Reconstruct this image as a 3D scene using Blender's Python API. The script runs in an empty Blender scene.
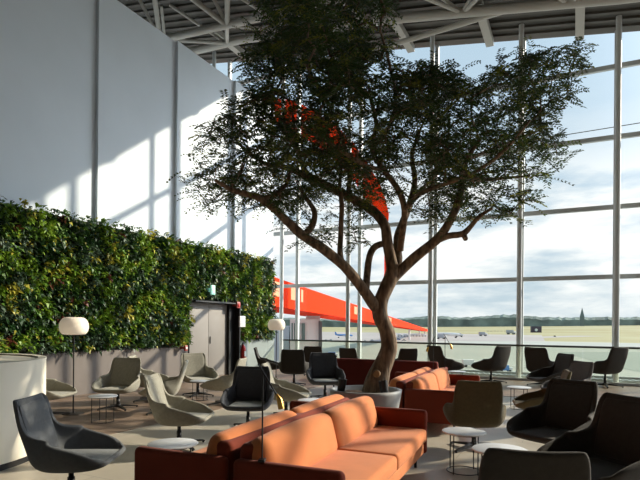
import bpy, bmesh, math, random
from mathutils import Vector, Matrix, noise
random.seed(11)
PI = math.pi
rad = math.radians
COL = bpy.context.scene.collection
# ------------------------------------------------------------------ camera maths
YAW = rad(26.1); ROLL = rad(0.5); FPX = 520.0; HZ = 325.0; CH = 1.5
Fv = Vector((-math.sin(YAW), math.cos(YAW), 0)); R0 = Vector((math.cos(YAW), math.sin(YAW), 0)); U0 = Vector((0, 0, 1))
Rv = R0 * math.cos(ROLL) + U0 * math.sin(ROLL)
Uv = U0 * math.cos(ROLL) - R0 * math.sin(ROLL)
CAM = Vector((0, 0, CH))
def ray(u, v):
    return Fv + Rv * ((u - 320) / FPX) + Uv * ((HZ - v) / FPX)
def G(u, v, z=0.0):
    r = ray(u, v); k = (z - CH) / r.z
    return CAM + r * k
def Q(u, v, d):
    return CAM + ray(u, v) * d

# ------------------------------------------------------------------ materials
MATS = {}
def mat(name, col, rough=0.6, metal=0.0, var=0.0, scale=8.0, bump=0.0, bscale=60.0, spec=0.5, sheen=0.0, emis=None, trans=0.0, col2=None):
    m = bpy.data.materials.new(name); m.use_nodes = True
    nt = m.node_tree; b = nt.nodes['Principled BSDF']
    b.inputs['Roughness'].default_value = rough; b.inputs['Metallic'].default_value = metal
    b.inputs['Specular IOR Level'].default_value = spec
    if sheen: b.inputs['Sheen Weight'].default_value = sheen
    b.inputs['Base Color'].default_value = (*col, 1)
    tc = nt.nodes.new('ShaderNodeTexCoord')
    if var > 0 or col2:
        n = nt.nodes.new('ShaderNodeTexNoise'); n.inputs['Scale'].default_value = scale; n.inputs['Detail'].default_value = 4
        nt.links.new(tc.outputs['Object'], n.inputs['Vector'])
        mx = nt.nodes.new('ShaderNodeMixRGB')
        mx.inputs[1].default_value = (*[c * (1 - var) for c in col], 1)
        mx.inputs[2].default_value = (*(col2 or [min(1, c * (1 + var)) for c in col]), 1)
        r = nt.nodes.new('ShaderNodeValToRGB'); r.color_ramp.elements[0].position = .35; r.color_ramp.elements[1].position = .65
        nt.links.new(n.outputs['Fac'], r.inputs[0]); nt.links.new(r.outputs[0], mx.inputs[0]); nt.links.new(mx.outputs[0], b.inputs['Base Color'])
    if bump > 0:
        n2 = nt.nodes.new('ShaderNodeTexNoise'); n2.inputs['Scale'].default_value = bscale; n2.inputs['Detail'].default_value = 3
        nt.links.new(tc.outputs['Object'], n2.inputs['Vector'])
        bp = nt.nodes.new('ShaderNodeBump'); bp.inputs['Strength'].default_value = bump; bp.inputs['Distance'].default_value = .01
        nt.links.new(n2.outputs['Fac'], bp.inputs['Height']); nt.links.new(bp.outputs[0], b.inputs['Normal'])
    if emis:
        b.inputs['Emission Color'].default_value = (*emis[0], 1); b.inputs['Emission Strength'].default_value = emis[1]
    if trans: b.inputs['Transmission Weight'].default_value = trans
    MATS[name] = m; return m
def leafmat(name, col, tr=0.35, col2=None):
    m = bpy.data.materials.new(name); m.use_nodes = True; nt = m.node_tree
    b = nt.nodes['Principled BSDF']; b.inputs['Roughness'].default_value = .45; b.inputs['Specular IOR Level'].default_value = .35
    t = nt.nodes.new('ShaderNodeBsdfTranslucent'); mx = nt.nodes.new('ShaderNodeMixShader'); mx.inputs[0].default_value = tr
    tc = nt.nodes.new('ShaderNodeTexCoord'); n = nt.nodes.new('ShaderNodeTexNoise'); n.inputs['Scale'].default_value = 3.0
    nt.links.new(tc.outputs['Object'], n.inputs['Vector'])
    c = nt.nodes.new('ShaderNodeMixRGB'); c.inputs[1].default_value = (*[x * .6 for x in col], 1); c.inputs[2].default_value = (*(col2 or [x * 1.4 for x in col]), 1)
    nt.links.new(n.outputs['Fac'], c.inputs[0]); nt.links.new(c.outputs[0], b.inputs['Base Color']); nt.links.new(c.outputs[0], t.inputs['Color'])
    nt.links.new(b.outputs[0], mx.inputs[1]); nt.links.new(t.outputs[0], mx.inputs[2])
    nt.links.new(mx.outputs[0], nt.nodes['Material Output'].inputs['Surface'])
    return m
def glassmat(name, tint):
    m = bpy.data.materials.new(name); m.use_nodes = True; nt = m.node_tree
    nt.nodes.remove(nt.nodes['Principled BSDF'])
    t = nt.nodes.new('ShaderNodeBsdfTransparent'); t.inputs[0].default_value = (*tint, 1)
    g = nt.nodes.new('ShaderNodeBsdfGlossy'); g.inputs['Roughness'].default_value = .02
    fr = nt.nodes.new('ShaderNodeFresnel'); fr.inputs[0].default_value = 1.25
    mx = nt.nodes.new('ShaderNodeMixShader')
    nt.links.new(fr.outputs[0], mx.inputs[0]); nt.links.new(t.outputs[0], mx.inputs[1]); nt.links.new(g.outputs[0], mx.inputs[2])
    nt.links.new(mx.outputs[0], nt.nodes['Material Output'].inputs['Surface'])
    return m

M_wall = mat('white_plaster', (.72, .80, .88), .7, var=.03, scale=.6)
M_skirt = mat('taupe_panel', (.145, .122, .11), .65, var=.06, scale=3)
M_door = mat('taupe_door', (.22, .20, .185), .55, var=.04, scale=2)
M_black = mat('black_metal', (.012, .012, .014), .4, spec=.4)
M_pole = mat('dark_pole_metal', (.02, .02, .022), .35, metal=.6)
M_alu = mat('grey_mullion', (.50, .53, .54), .45, metal=.1)
M_alu2 = mat('light_column_paint', (.55, .58, .58), .5)
M_rail = mat('dark_handrail', (.09, .10, .09), .4, metal=.3)
M_truss = mat('truss_paint', (.43, .42, .39), .5)
M_deck = mat('roof_deck_grey', (.065, .062, .056), .7, var=.1, scale=2)
M_rib = mat('roof_rib_grey', (.085, .08, .072), .6)
M_glass = glassmat('clear_window_glass', (.93, .96, .96))
M_bal = glassmat('green_tinted_glass', (.90, .92, .86))
M_orange = mat('orange_sofa_fabric', (.60, .195, .065), .85, var=.05, scale=5, bump=.25, bscale=220, spec=.2, sheen=.15)
M_orange_arm = mat('orange_sofa_fabric_shaded', (.20, .033, .015), .85, var=.06, scale=5, bump=.2, bscale=220, spec=.2, sheen=.1)  # same orange fabric darkened; shade on arms and back frame painted in
M_burg = mat('burgundy_sofa_fabric', (.13, .02, .015), .85, var=.06, scale=5, bump=.2, bscale=220, spec=.2)
def fabric(n, c, c2=None): return mat(n, c, .9, var=.07, scale=30, bump=.3, bscale=260, spec=.2, sheen=.12)
M_fab = {'grey': fabric('warm_grey_fabric', (.30, .285, .235)),
         'charcoal': fabric('charcoal_fabric', (.115, .122, .13)),
         'dark': fabric('dark_brown_fabric', (.045, .040, .035)),
         'olive': fabric('olive_brown_fabric', (.11, .09, .05)),
         'slate': fabric('slate_fabric', (.12, .115, .115)),
         'lit_seat': fabric('shaded_shell_fabric', (.055, .058, .068))}  # shade on the inner back put into this dark shell colour
M_pad = {'grey': fabric('pale_grey_seat_fabric', (.38, .365, .31)),
         'charcoal': fabric('charcoal_seat_fabric', (.19, .20, .20)),
         'dark': fabric('dark_seat_fabric', (.07, .064, .06)),
         'olive': fabric('olive_seat_fabric', (.2, .17, .10)),
         'slate': fabric('slate_seat_fabric', (.25, .24, .23)),
         'lit_seat': fabric('sunlit_seat_fabric', (.42, .42, .38))}  # pale seat colour paints in the sunlight falling on the seat
M_tab = mat('white_table_laminate', (.62, .64, .68), .4)
M_brass = mat('brass', (.75, .42, .10), .3, metal=.9)
M_globe = mat('opal_glass', (.86, .78, .66), .3, emis=((1, .82, .62), .22))
M_cream = mat('cream_counter', (.80, .75, .63), .6, var=.03, scale=2)
M_brown = mat('brown_lining', (.30, .17, .08), .6, var=.15, scale=6)
M_planter = mat('grey_planter', (.36, .36, .36), .6, var=.06, scale=4)
M_soil = mat('bark_soil', (.10, .05, .025), .95, var=.5, scale=30, bump=1, bscale=60)
M_cut = mat('cut_wood', (.45, .27, .12), .8, var=.15, scale=25)
M_red = mat('red_cladding', (.80, .035, .004), .8, spec=.05)
M_redwin = mat('pale_red_glass', (.85, .32, .16), .3)
M_white = mat('white_paint', (.78, .79, .78), .5)
M_darkglass = mat('dark_green_glass', (.10, .16, .15), .15)
M_exting = mat('extinguisher_red', (.55, .02, .015), .35)
M_spruce = mat('distant_trees', (.15, .19, .165), .95, var=.35, scale=.03)
M_spire = mat('slate_spire', (.14, .18, .18), .9)
M_blue = mat('blue_vehicle_paint', (.10, .25, .55), .4)
M_greyv = mat('grey_vehicle_paint', (.35, .37, .40), .4)
M_tyre = mat('tyre_rubber', (.02, .02, .02), .8)
M_sign = mat('pale_sign_green', (.35, .75, .65), .5, emis=((.4, .9, .8), .25))
M_glyph = mat('white_print', (.85, .9, .88), .5)
M_redbox = mat('dark_red_box', (.35, .05, .04), .5)
M_plum = mat('dark_purple_screen', (.05, .04, .06), .5)
M_yell = mat('yellow_vehicle_paint', (.6, .45, .08), .5)

def barkmat():
    m = mat('tree_bark', (.15, .088, .05), .9)
    nt = m.node_tree; b = nt.nodes['Principled BSDF']
    tc = nt.nodes.new('ShaderNodeTexCoord'); mp = nt.nodes.new('ShaderNodeMapping'); mp.inputs['Scale'].default_value = (14, 14, 4)
    n = nt.nodes.new('ShaderNodeTexNoise'); n.inputs['Scale'].default_value = 1.4; n.inputs['Detail'].default_value = 6
    nt.links.new(tc.outputs['Object'], mp.inputs[0]); nt.links.new(mp.outputs[0], n.inputs['Vector'])
    r = nt.nodes.new('ShaderNodeValToRGB'); r.color_ramp.elements[0].color = (.07, .048, .032, 1); r.color_ramp.elements[1].color = (.30, .20, .125, 1)
    r.color_ramp.elements[0].position = .35; r.color_ramp.elements[1].position = .68
    nt.links.new(n.outputs['Fac'], r.inputs[0]); nt.links.new(r.outputs[0], b.inputs['Base Color'])
    bp = nt.nodes.new('ShaderNodeBump'); bp.inputs['Strength'].default_value = .8; bp.inputs['Distance'].default_value = .02
    nt.links.new(n.outputs['Fac'], bp.inputs['Height']); nt.links.new(bp.outputs[0], b.inputs['Normal'])
    return m
M_bark = barkmat()

def floormat(name, c1, c2, plank, scale=(1, 1, 1), rough=.45, mortar=(.1, .08, .06), ms=.004, row=.18, w=1.6):
    m = mat(name, c1, rough)
    nt = m.node_tree; b = nt.nodes['Principled BSDF']
    tc = nt.nodes.new('ShaderNodeTexCoord'); br = nt.nodes.new('ShaderNodeTexBrick')
    br.inputs['Color1'].default_value = (*c1, 1); br.inputs['Color2'].default_value = (*c2, 1); br.inputs['Mortar'].default_value = (*mortar, 1)
    br.inputs['Scale'].default_value = 1; br.inputs['Mortar Size'].default_value = ms; br.inputs['Brick Width'].default_value = w; br.inputs['Row Height'].default_value = row
    nt.links.new(tc.outputs['Object'], br.inputs['Vector'])
    n = nt.nodes.new('ShaderNodeTexNoise'); n.inputs['Scale'].default_value = 2.2; n.inputs['Detail'].default_value = 6
    nt.links.new(tc.outputs['Object'], n.inputs['Vector'])
    mx = nt.nodes.new('ShaderNodeMixRGB'); mx.blend_type = 'MULTIPLY'; mx.inputs[0].default_value = .35
    nt.links.new(br.outputs['Color'], mx.inputs[1]); nt.links.new(n.outputs['Fac'], mx.inputs[2])
    nt.links.new(mx.outputs[0], b.inputs['Base Color'])
    return m
M_stone = floormat('pale_stone_floor', (.56, .50, .41), (.52, .465, .38), 0, mortar=(.36, .33, .28), ms=.005, row=1.2, w=1.2, rough=.4)
M_wood = floormat('pinkish_wood_floor', (.32, .225, .165), (.26, .18, .13), 1, mortar=(.10, .06, .04), ms=.008, row=.2, w=2.4, rough=.45)
M_apron = mat('apron_concrete', (.34, .35, .31), .9, var=.08, scale=.02)
M_apron_far = mat('far_apron_tarmac', (.33, .30, .28), .9, var=.1, scale=.01)
M_taxi = mat('taxiway_tarmac', (.24, .27, .24), .9, var=.05, scale=.02)
M_field = mat('dry_airfield_grass', (.32, .27, .10), .95, var=.15, scale=.008, col2=(.34, .32, .17))
M_paint = mat('taxiway_line_paint', (.45, .46, .42), .8)

# ------------------------------------------------------------------ mesh helpers
class MB:
    def __init__(s): s.v = []; s.f = []; s.m = []; s.s = []; s.mats = []
    def mi(s, m):
        if m is None: return 0
        if m not in s.mats: s.mats.append(m)
        return s.mats.index(m)
    def add(s, vs, fs, m=None, smooth=False):
        o = len(s.v); s.v += [tuple(v) for v in vs]; k = s.mi(m)
        for f in fs: s.f.append(tuple(i + o for i in f)); s.m.append(k); s.s.append(smooth)
    def box(s, x0, x1, y0, y1, z0, z1, m=None):
        s.add([(x0,y0,z0),(x1,y0,z0),(x1,y1,z0),(x0,y1,z0),(x0,y0,z1),(x1,y0,z1),(x1,y1,z1),(x0,y1,z1)],
              [(0,3,2,1),(4,5,6,7),(0,1,5,4),(1,2,6,5),(2,3,7,6),(3,0,4,7)], m)
    def rbox(s, x0, x1, y0, y1, z0, z1, r=.03, m=None, seg=3, puff=0.0, M=None):
        bm = bmesh.new(); bmesh.ops.create_cube(bm, size=1)
        for v in bm.verts: v.co = Vector(((x0+x1)/2 + v.co.x*(x1-x0), (y0+y1)/2 + v.co.y*(y1-y0), (z0+z1)/2 + v.co.z*(z1-z0)))
        bmesh.ops.bevel(bm, geom=bm.edges[:], offset=r, segments=seg, affect='EDGES', profile=.5)
        if puff:
            bmesh.ops.subdivide_edges(bm, edges=[e for e in bm.edges if e.calc_length() > .12], cuts=5, use_grid_fill=True)
            cx, cy, cz = (x0+x1)/2, (y0+y1)/2, (z0+z1)/2
            for v in bm.verts:
                a = (v.co.x-cx)/((x1-x0)/2); b = (v.co.y-cy)/((y1-y0)/2); c = (v.co.z-cz)/((z1-z0)/2)
                fx = max(0,1-b*b)*max(0,1-c*c); fy = max(0,1-a*a)*max(0,1-c*c); fz = max(0,1-a*a)*max(0,1-b*b)
                v.co.x += puff*fx*a; v.co.y += puff*fy*b; v.co.z += puff*fz*c
        if M is not None: bmesh.ops.transform(bm, matrix=M, verts=bm.verts[:])
        bm.verts.index_update()
        s.add([v.co[:] for v in bm.verts], [tuple(v.index for v in f.verts) for f in bm.faces], m, True)
        bm.free()
    def tube(s, pts, r, m=None, n=8, caps=True, smooth=True):
        pts = [Vector(p) for p in pts]; rs = r if isinstance(r, (list, tuple)) else [r]*len(pts)
        t0 = (pts[1]-pts[0]).normalized(); a = Vector((0,0,1)) if abs(t0.z) < .9 else Vector((1,0,0))
        nx = t0.cross(a).normalized(); vs = []; fs = []
        for i, p in enumerate(pts):
            t = (pts[min(i+1,len(pts)-1)]-pts[max(i-1,0)]).normalized()
            nx = (nx - t*nx.dot(t)).normalized(); ny = t.cross(nx)
            for k in range(n):
                an = 2*PI*k/n; vs.append(p + (nx*math.cos(an)+ny*math.sin(an))*rs[i])
        for i in range(len(pts)-1):
            for k in range(n):
                fs.append((i*n+k, i*n+(k+1)%n, (i+1)*n+(k+1)%n, (i+1)*n+k))
        s.add(vs, fs, m, smooth)
        if caps:
            s.add([vs[k] for k in range(n)], [tuple(reversed(range(n)))], m); s.add(vs[-n:], [tuple(range(n))], m)
    def lathe(s, prof, m=None, n=32, c=(0,0,0), smooth=True):
        vs = []; fs = []
        for (r, z) in prof:
            for k in range(n): a = 2*PI*k/n; vs.append((c[0]+r*math.cos(a), c[1]+r*math.sin(a), c[2]+z))
        for i in range(len(prof)-1):
            for k in range(n): fs.append((i*n+k, i*n+(k+1)%n, (i+1)*n+(k+1)%n, (i+1)*n+k))
        if prof[0][0] > 1e-4: fs.append(tuple(reversed(range(n))))
        if prof[-1][0] > 1e-4: fs.append(tuple((len(prof)-1)*n+k for k in range(n)))
        s.add(vs, fs, m, smooth)
    def build(s, name, m=None, parent=None, loc=None):
        me = bpy.data.meshes.new(name); me.from_pydata(s.v, [], s.f); 
        if s.mats:
            for q in s.mats: me.materials.append(q)
            me.polygons.foreach_set('material_index', s.m)
        elif m: me.materials.append(m)
        me.polygons.foreach_set('use_smooth', s.s); me.update()
        o = bpy.data.objects.new(name, me); COL.objects.link(o)
        if parent: o.parent = parent
        if loc is not None: o.location = loc
        return o
def weld(o, d=1e-4):
    bm = bmesh.new(); bm.from_mesh(o.data); bmesh.ops.remove_doubles(bm, verts=bm.verts[:], dist=d)
    bmesh.ops.recalc_face_normals(bm, faces=bm.faces[:]); bm.to_mesh(o.data); bm.free(); return o
def sharp(o, ang=35):
    bm = bmesh.new(); bm.from_mesh(o.data)
    for e in bm.edges:
        if len(e.link_faces) == 2 and e.calc_face_angle(0) > rad(ang): e.smooth = False
    bm.to_mesh(o.data); bm.free(); return o
def tag(o, label=None, cat=None, group=None, kind=None):
    if label: o['label'] = label
    if cat: o['category'] = cat
    if group: o['group'] = group
    if kind: o['kind'] = kind
    return o
def empty(name, loc=(0,0,0), rz=0, label=None, cat=None, group=None):
    o = bpy.data.objects.new(name, None); o.empty_display_size = .1; COL.objects.link(o); o.location = loc; o.rotation_euler = (0,0,rz)
    return tag(o, label, cat, group)
def struct(o): o['kind'] = 'structure'; return o
def copy_tree(o, parent=None):
    c = o.copy(); COL.objects.link(c)
    if parent: c.parent = parent
    for ch in [x for x in KIDS.get(o.name, [])]: copy_tree(bpy.data.objects[ch], c)
    return c
KIDS = {}
def index_kids(o):
    KIDS[o.name] = [c.name for c in o.children]
    for c in o.children: index_kids(c)

# ------------------------------------------------------------------ room
WTOP = 8.86; YG = 16.4; YC = 15.7; XL = -9.4
def zr(x): return 10.08 - .152*(min(x, 3.0) + 1.5)

def wally(u, v, x):
    r = ray(u, v); return (r * (x / r.x)).y
D_A = wally(188, 330, XL+.16); D_B = wally(226.5, 330, XL+.16); DY = (D_A+D_B)/2; DW = (D_B-D_A)/2; D_C = D_B + .31
b = MB(); b.box(-16, 14, -8, 16.9, -.3, 0); struct(b.build('floor', M_stone))
b = MB(); b.box(XL+.02, -5.6, 3.2, 11.8, 0, .006); b.box(XL+.02, 14, 11.8, 16.2, 0, .006)
fl = struct(b.build('floor_wood', M_wood)); fl.name = 'floor_2'
# left wall: panels stepping forward towards the window
edges = [-8, 3.0, 5.6, 8.08, 10.5, 12.95, 15.2]
b = MB()
for i in range(len(edges)-1):
    off = max(0, i-2)*.085
    b.box(XL-.35, XL-.1+off*1.0, edges[i], edges[i+1], 0, WTOP)
struct(b.build('wall_left', M_wall))
b = MB(); b.box(-16.2, -16, -8, 16.9, 0, 13); struct(b.build('wall_far_left', M_wall))
b = MB(); b.box(-16, 14, -8.2, -8, 0, 13); struct(b.build('wall_back', mat('back_wall_grey', (.35,.34,.32), .8)))
b = MB(); b.box(14, 14.2, -8, 6.0, 0, 9.6); struct(b.build('wall_right', MATS['back_wall_grey']))
b = MB(); b.box(XL+.0, XL+.2, 1.0, D_A-.04, 0, .9); b.box(XL+.0, XL+.2, D_C+.01, 15.25, 0, 1.0)
sk = struct(b.build('baseboard_left', M_skirt))
sk.data.materials.append(mat('grey_back_painted_glass', (.27,.31,.31), .3))
for p in sk.data.polygons:
    if p.center.y > D_C: p.material_index = 1
# door
d = empty('door_1', (XL+.14, DY, 0)); d['kind'] = 'structure'
b = MB(); b.rbox(-.03, .03, -DW, -.004, .01, 2.08, .006); sharp(b.build('door_leaf', M_door, d))
b = MB(); b.rbox(-.03, .03, .004, DW, .01, 2.08, .006); sharp(b.build('door_leaf', M_door, d))
b = MB(); b.box(-.1, .08, -DW-.03, -DW, 0, 2.12); b.box(-.1, .30, -DW-.03, DW+.30, 2.09, 2.13); b.box(-.13, .30, DW+.27, DW+.31, 0, 2.13)
b.build('door_frame', M_black, d)
b = MB(); b.box(-.03, .12, DW, DW+.27, 0, 2.09); b.build('side_panel', M_black, d)
b = MB(); b.tube([(.05,.06,.95),(.05,.06,1.15)], .012); b.build('door_handle', M_black, d)

# roof deck
b = MB()
xs = [-16.2, 3.0, 14.2]
for i in range(2):
    x0, x1 = xs[i], xs[i+1]; a, c = zr(x0), zr(x1)
    b.add([(x0,-8.2,a),(x1,-8.2,c),(x1,16.5,c),(x0,16.5,a),(x0,-8.2,a+.25),(x1,-8.2,c+.25),(x1,16.5,c+.25),(x0,16.5,a+.25)],
          [(0,3,2,1),(4,5,6,7),(0,1,5,4),(1,2,6,5),(2,3,7,6),(3,0,4,7)])
struct(b.build('ceiling', M_deck))
b = MB()
y = 4.0
while y < 16.2:
    for i in range(2):
        x0, x1 = xs[i]+.25, xs[i+1]-.25; a, c = zr(x0), zr(x1)
        b.add([(x0,y,a),(x1,y,c),(x1,y+.12,c),(x0,y+.12,a),(x0,y,a-.06),(x1,y,c-.06),(x1,y+.12,c-.06),(x0,y+.12,a-.06)],
          [(0,1,2,3),(7,6,5,4),(4,5,1,0),(5,6,2,1),(6,7,3,2),(7,4,0,3)])
    y += .38
struct(b.build('trim_2', M_rib))
# fascia at the eave
b = MB()
b.add([(-16.2,16.25,zr(-16.2)-.05),(3,16.25,zr(3)-.05),(3,16.5,zr(3)-.05),(-16.2,16.5,zr(-16.2)-.05),(-16.2,16.25,zr(-16.2)),(3,16.25,zr(3)),(3,16.5,zr(3)),(-16.2,16.5,zr(-16.2))],
      [(0,3,2,1),(0,1,5,4),(2,3,7,6),(4,5,6,7)])
b.box(3, 14, 16.25, 16.5, zr(3)-.05, zr(3))
struct(b.build('trim_3', M_rib))

# ------------------------------------------------------------------ roof truss (one welded frame)
tr = empty('roof_truss', (0, 14, 9.5), 0, 'grey painted tubular steel roof truss under the sloping deck', 'roof truss')
def T(parts, name, r, m=M_truss):
    b = MB()
    for p in parts: b.tube([Vector(q)-Vector((0,14,9.5)) for q in p], r, n=12)
    return b.build(name, m, tr)
def P3(x, y, dz): return (x, y, zr(x)-dz)
def lerp(tb, x):
    for (a, za), (b_, zb) in zip(tb, tb[1:]):
        if x <= b_: return za + (zb-za)*(x-a)/(b_-a)
    return tb[-1][1]
Z14 = [(-16,10.95),(-9.8,10.75),(-4.8,10.15),(.9,9.22),(3,8.95),(14,8.85)]
Z12 = [(-16,10.55),(-10.8,10.30),(-8.8,10.12),(-4.8,9.95),(.9,9.25),(3,9.0),(14,8.9)]
def c14(x): return (x, 14, lerp(Z14, x))
def c12(x): return (x, 12.3, lerp(Z12, x))
XSQ = (-15.5,-12.5,-9.8,-7.3,-4.8,-2,.9,3,13.5)
T([[c14(q) for q in XSQ]], 'chord', .13)
T([[c12(q) for q in XSQ]], 'chord', .11)
T([[P3(q,10.6,.3) for q in XSQ]], 'chord', .10)
T([[P3(-15.5,8.0,1.3), P3(3,8.0,1.3), P3(13.5,8.0,1.3)]], 'chord', .10)
x = -14.2
while x < 12.0:
    T([[c12(x), c14(x-1.25)]], 'diagonal_brace', .055)
    T([[c12(x), c14(x+1.25)]], 'diagonal_brace', .055)
    T([[c12(x), P3(x-1.25,10.6,.3)]], 'diagonal_brace', .075)
    T([[c12(x), P3(x+1.25,10.6,.3)]], 'diagonal_brace', .075)
    T([[c12(x), P3(x-.2,11.2,.02)]], 'diagonal_brace', .055)
    T([[c14(x+1.25), P3(x+.1,12.6,.05)]], 'diagonal_brace', .05)
    T([[c14(x+1.25), P3(x+2.3,12.6,.05)]], 'diagonal_brace', .05)
    x += 2.55
for x in (-13.4, -10.9, -7.2, -4.78, -2.35, .06, 2.5, 5, 7.5, 10):
    b = MB(); b.box(x-.11, x+.11, 14, 16.25, zr(x)-.30, zr(x)-.1)
    for i, v in enumerate(b.v): b.v[i] = (v[0], v[1]-14, v[2]-9.5)
    b.build('purlin', M_truss, tr)
# brace from the mullion to the chord
T([[(-1.44,14.0,9.60), (-4.85,14.6,9.74), (-8.3,14.9,9.95)]], 'long_brace', .075)

# ------------------------------------------------------------------ glazed facade
MX = [-15.0, -12.0, -8.95, -6.55, -3.98, -1.42, .98, 3.5, 6.0, 8.5, 11.0, 13.5]
TZ = [.1, 2.9, 4.82, 6.74, 8.68]
k = 0
for x in MX:
    k += 1
    b = MB(); b.rbox(x-.055, x+.055, YG-.06, YG+.08, 0, zr(x)-.05, .01)
    sharp(struct(b.build('trim_%d' % (10+k), M_alu)))
b = MB()
for z in TZ: b.box(-16, 14, YG-.05, YG+.06, z-.06, z+.06)
b.box(-16, -5.5, YG-.05, YG+.06, 10.62, 10.74)
struct(b.build('trim_4', M_alu))
for i in range(len(MX)-1):
    x0, x1 = MX[i]+.055, MX[i+1]-.055
    b = MB(); zt0, zt1 = zr(x0)-.1, zr(x1)-.1
    b.add([(x0,YG,.05),(x1,YG,.05),(x1,YG,zt1),(x0,YG,zt0)], [(0,1,2,3)])
    struct(b.build('window_%d' % (i+1), M_glass))
# inner columns
for j, x in enumerate([-15.2,-12.2,-9.2,-6.68,-3.96,-1.42,.98,3.5,6.0,8.5,11.0,13.5]):
    b = MB(); b.tube([(x,YC,0),(x,YC,zr(x)-.02)], .07, n=16)
    b.lathe([(.13,0),(.13,.03),(.075,.05)], c=(x,YC,0), n=16)
    weld(sharp(struct(b.build('trim_%d' % (30+j), M_alu2))))
# thin tension cable outside
b = MB(); b.tube([(-2, YG+.095, 6.98), (14, YG+.095, 7.38)], .012, n=6)
tag(b.build('tension_cable', M_rail), 'thin dark cable running just above the window transom at upper right', 'cable')
# sill convector
b = MB(); b.box(-9.2, 14, 15.95, 16.25, .0, .10)
for i in range(150):
    x = -9.1 + i*.154; b.box(x, x+.07, 15.97, 16.23, .10, .112)
struct(b.build('trim_5', mat('convector_alu', (.45,.5,.52), .35, metal=.4)))
# glass balustrade
RL = 15.5
rl = empty('glass_balustrade', (2, RL, 0), 0, 'low glass balustrade with dark handrail in front of the window wall', 'balustrade')
b = MB(); b.rbox(-11.0, 12, -.035, .035, .95, 1.005, .012); sharp(b.build('handrail', M_rail, rl))
for i in range(10):
    x0 = -11.0 + i*2.3
    b = MB(); b.box(x0+.003, x0+2.297, -.008, .008, .06, .955); b.build('glass_panel', M_bal, rl)
b = MB(); b.box(-11.0, 12, -.03, .03, .006, .07); b.build('base_channel', M_alu, rl)

# ------------------------------------------------------------------ living wall
def leaf_quads(b, p, dirv, nrm, L, W, m, bend=.2):
    side = dirv.cross(nrm).normalized(); up = side.cross(dirv).normalized()
    a = p; c = p + dirv*L*.5 + up*L*bend*.5; e = p + dirv*L - up*L*bend*.3
    b.add([a, c+side*W*.5, e, c-side*W*.5], [(0,1,2,3)], m, False)
M_h = [leafmat('fern_bright_green', (.20,.33,.03), .3), leafmat('ivy_mid_green', (.09,.19,.03), .25), leafmat('dark_green_leaf', (.022,.065,.018), .2),
       leafmat('bluish_green_leaf', (.11,.17,.11), .2), leafmat('yellow_green_leaf', (.50,.46,.07), .3), leafmat('reddish_leaf', (.16,.05,.03), .2)]
lw = empty('living_wall', (XL+.1, 8.6, 2.3), 0, 'lush green planted living wall of ferns and ivy along the white wall', 'plant wall')
def hz(x): return x
b = MB(); o0 = Vector((XL+.1, 8.6, 2.3))
def bx(x0,x1,y0,y1,z0,z1): b.box(x0-o0.x, x1-o0.x, y0-o0.y, y1-o0.y, z0-o0.z, z1-o0.z)
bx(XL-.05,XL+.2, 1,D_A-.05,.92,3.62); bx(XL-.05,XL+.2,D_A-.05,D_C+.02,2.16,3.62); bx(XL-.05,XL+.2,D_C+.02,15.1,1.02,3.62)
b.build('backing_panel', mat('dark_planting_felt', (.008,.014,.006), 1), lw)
b = MB(); rnd = random.Random(5)
y = 1.0
while y < 15.15:
    z = .90
    while z < 3.68:
        yy = y + rnd.uniform(-.06,.06); zz = z + rnd.uniform(-.05,.05)
        lo = .95 if yy < D_A-.06 else (2.22 if yy < D_C+.05 else 1.05)
        if yy < 15.12 and zz > lo:
            n1 = noise.noise(Vector((0, yy*1.9, zz*2.2))); n2 = noise.noise(Vector((7, yy*2.6, zz*2.6)))
            q = n1*1.0 + rnd.uniform(-.28,.28)
            if q > .18: mi = 0
            elif q > -.02: mi = 1
            elif q > -.2: mi = 2
            else: mi = 3 if n2 > -.1 else 2
            if n2 > .38 and rnd.random() < .5: mi = 4
            if rnd.random() < .025: mi = 5
            dep = .13 + .13*max(-.3, noise.noise(Vector((3, yy*1.7, zz*1.7)))) + rnd.uniform(-.03,.04)
            base = Vector((XL+.18, yy, zz)) - o0; nL = rnd.randint(11,15)
            big = rnd.uniform(.8,1.25)
            for k in range(nL):
                a = rnd.uniform(0, 2*PI); sp = rnd.uniform(.25,1.3)
                dv = Vector((1.0, math.cos(a)*sp, math.sin(a)*sp - .25)).normalized()
                p0 = base + Vector((rnd.uniform(0,dep), rnd.uniform(-.05,.05), rnd.uniform(-.05,.05)))
                nr = Vector((rnd.uniform(-.4,.4), rnd.uniform(-.5,.5), 1)).normalized()
                mm = M_h[mi] if rnd.random() < .82 else M_h[rnd.choice([0,1,2,3,4])]
                L = rnd.uniform(.07,.15)*big
                leaf_quads(b, p0, dv, nr, L, L*rnd.uniform(.28,.5), mm, rnd.uniform(.1,.5))
        z += .098
    y += .105
b.build('foliage', None, lw)

# wall fixtures
XS = XL+.42
def wallbox(name, y, z, w, h, m, label, cat, dep=.05, extra=None):
    o = empty(name, (XL+.2, y, z), 0, label, cat)
    b = MB(); b.box(0, .17+dep, -w*.2, w*.2, -h*.2, h*.2); b.rbox(.17+dep, .22+dep, -w/2, w/2, -h/2, h/2, .01, seg=2); sharp(b.build('sign_plate' if 'sign' in name or 'notice' in name else 'housing', m, o))
    return o
def wy(u, v, x=XL+.35):
    r = ray(u, v); k = x / r.x; return (CAM + r*k)
p = wy(210, 290); s = wallbox('exit_sign', p.y, p.z, .17, .26, M_sign, 'small pale green exit sign above the double door', 'sign')
b = MB()   # running figure and arrow pictogram
b.box(.272,.276,-.06,-.01,-.02,.0); b.box(.272,.276,-.02,.0,-.08,.06); b.box(.272,.276,.03,.06,-.09,.09); b.box(.272,.276,-.02,.01,.07,.1)
b.build('pictogram', M_glyph, s)
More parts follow.
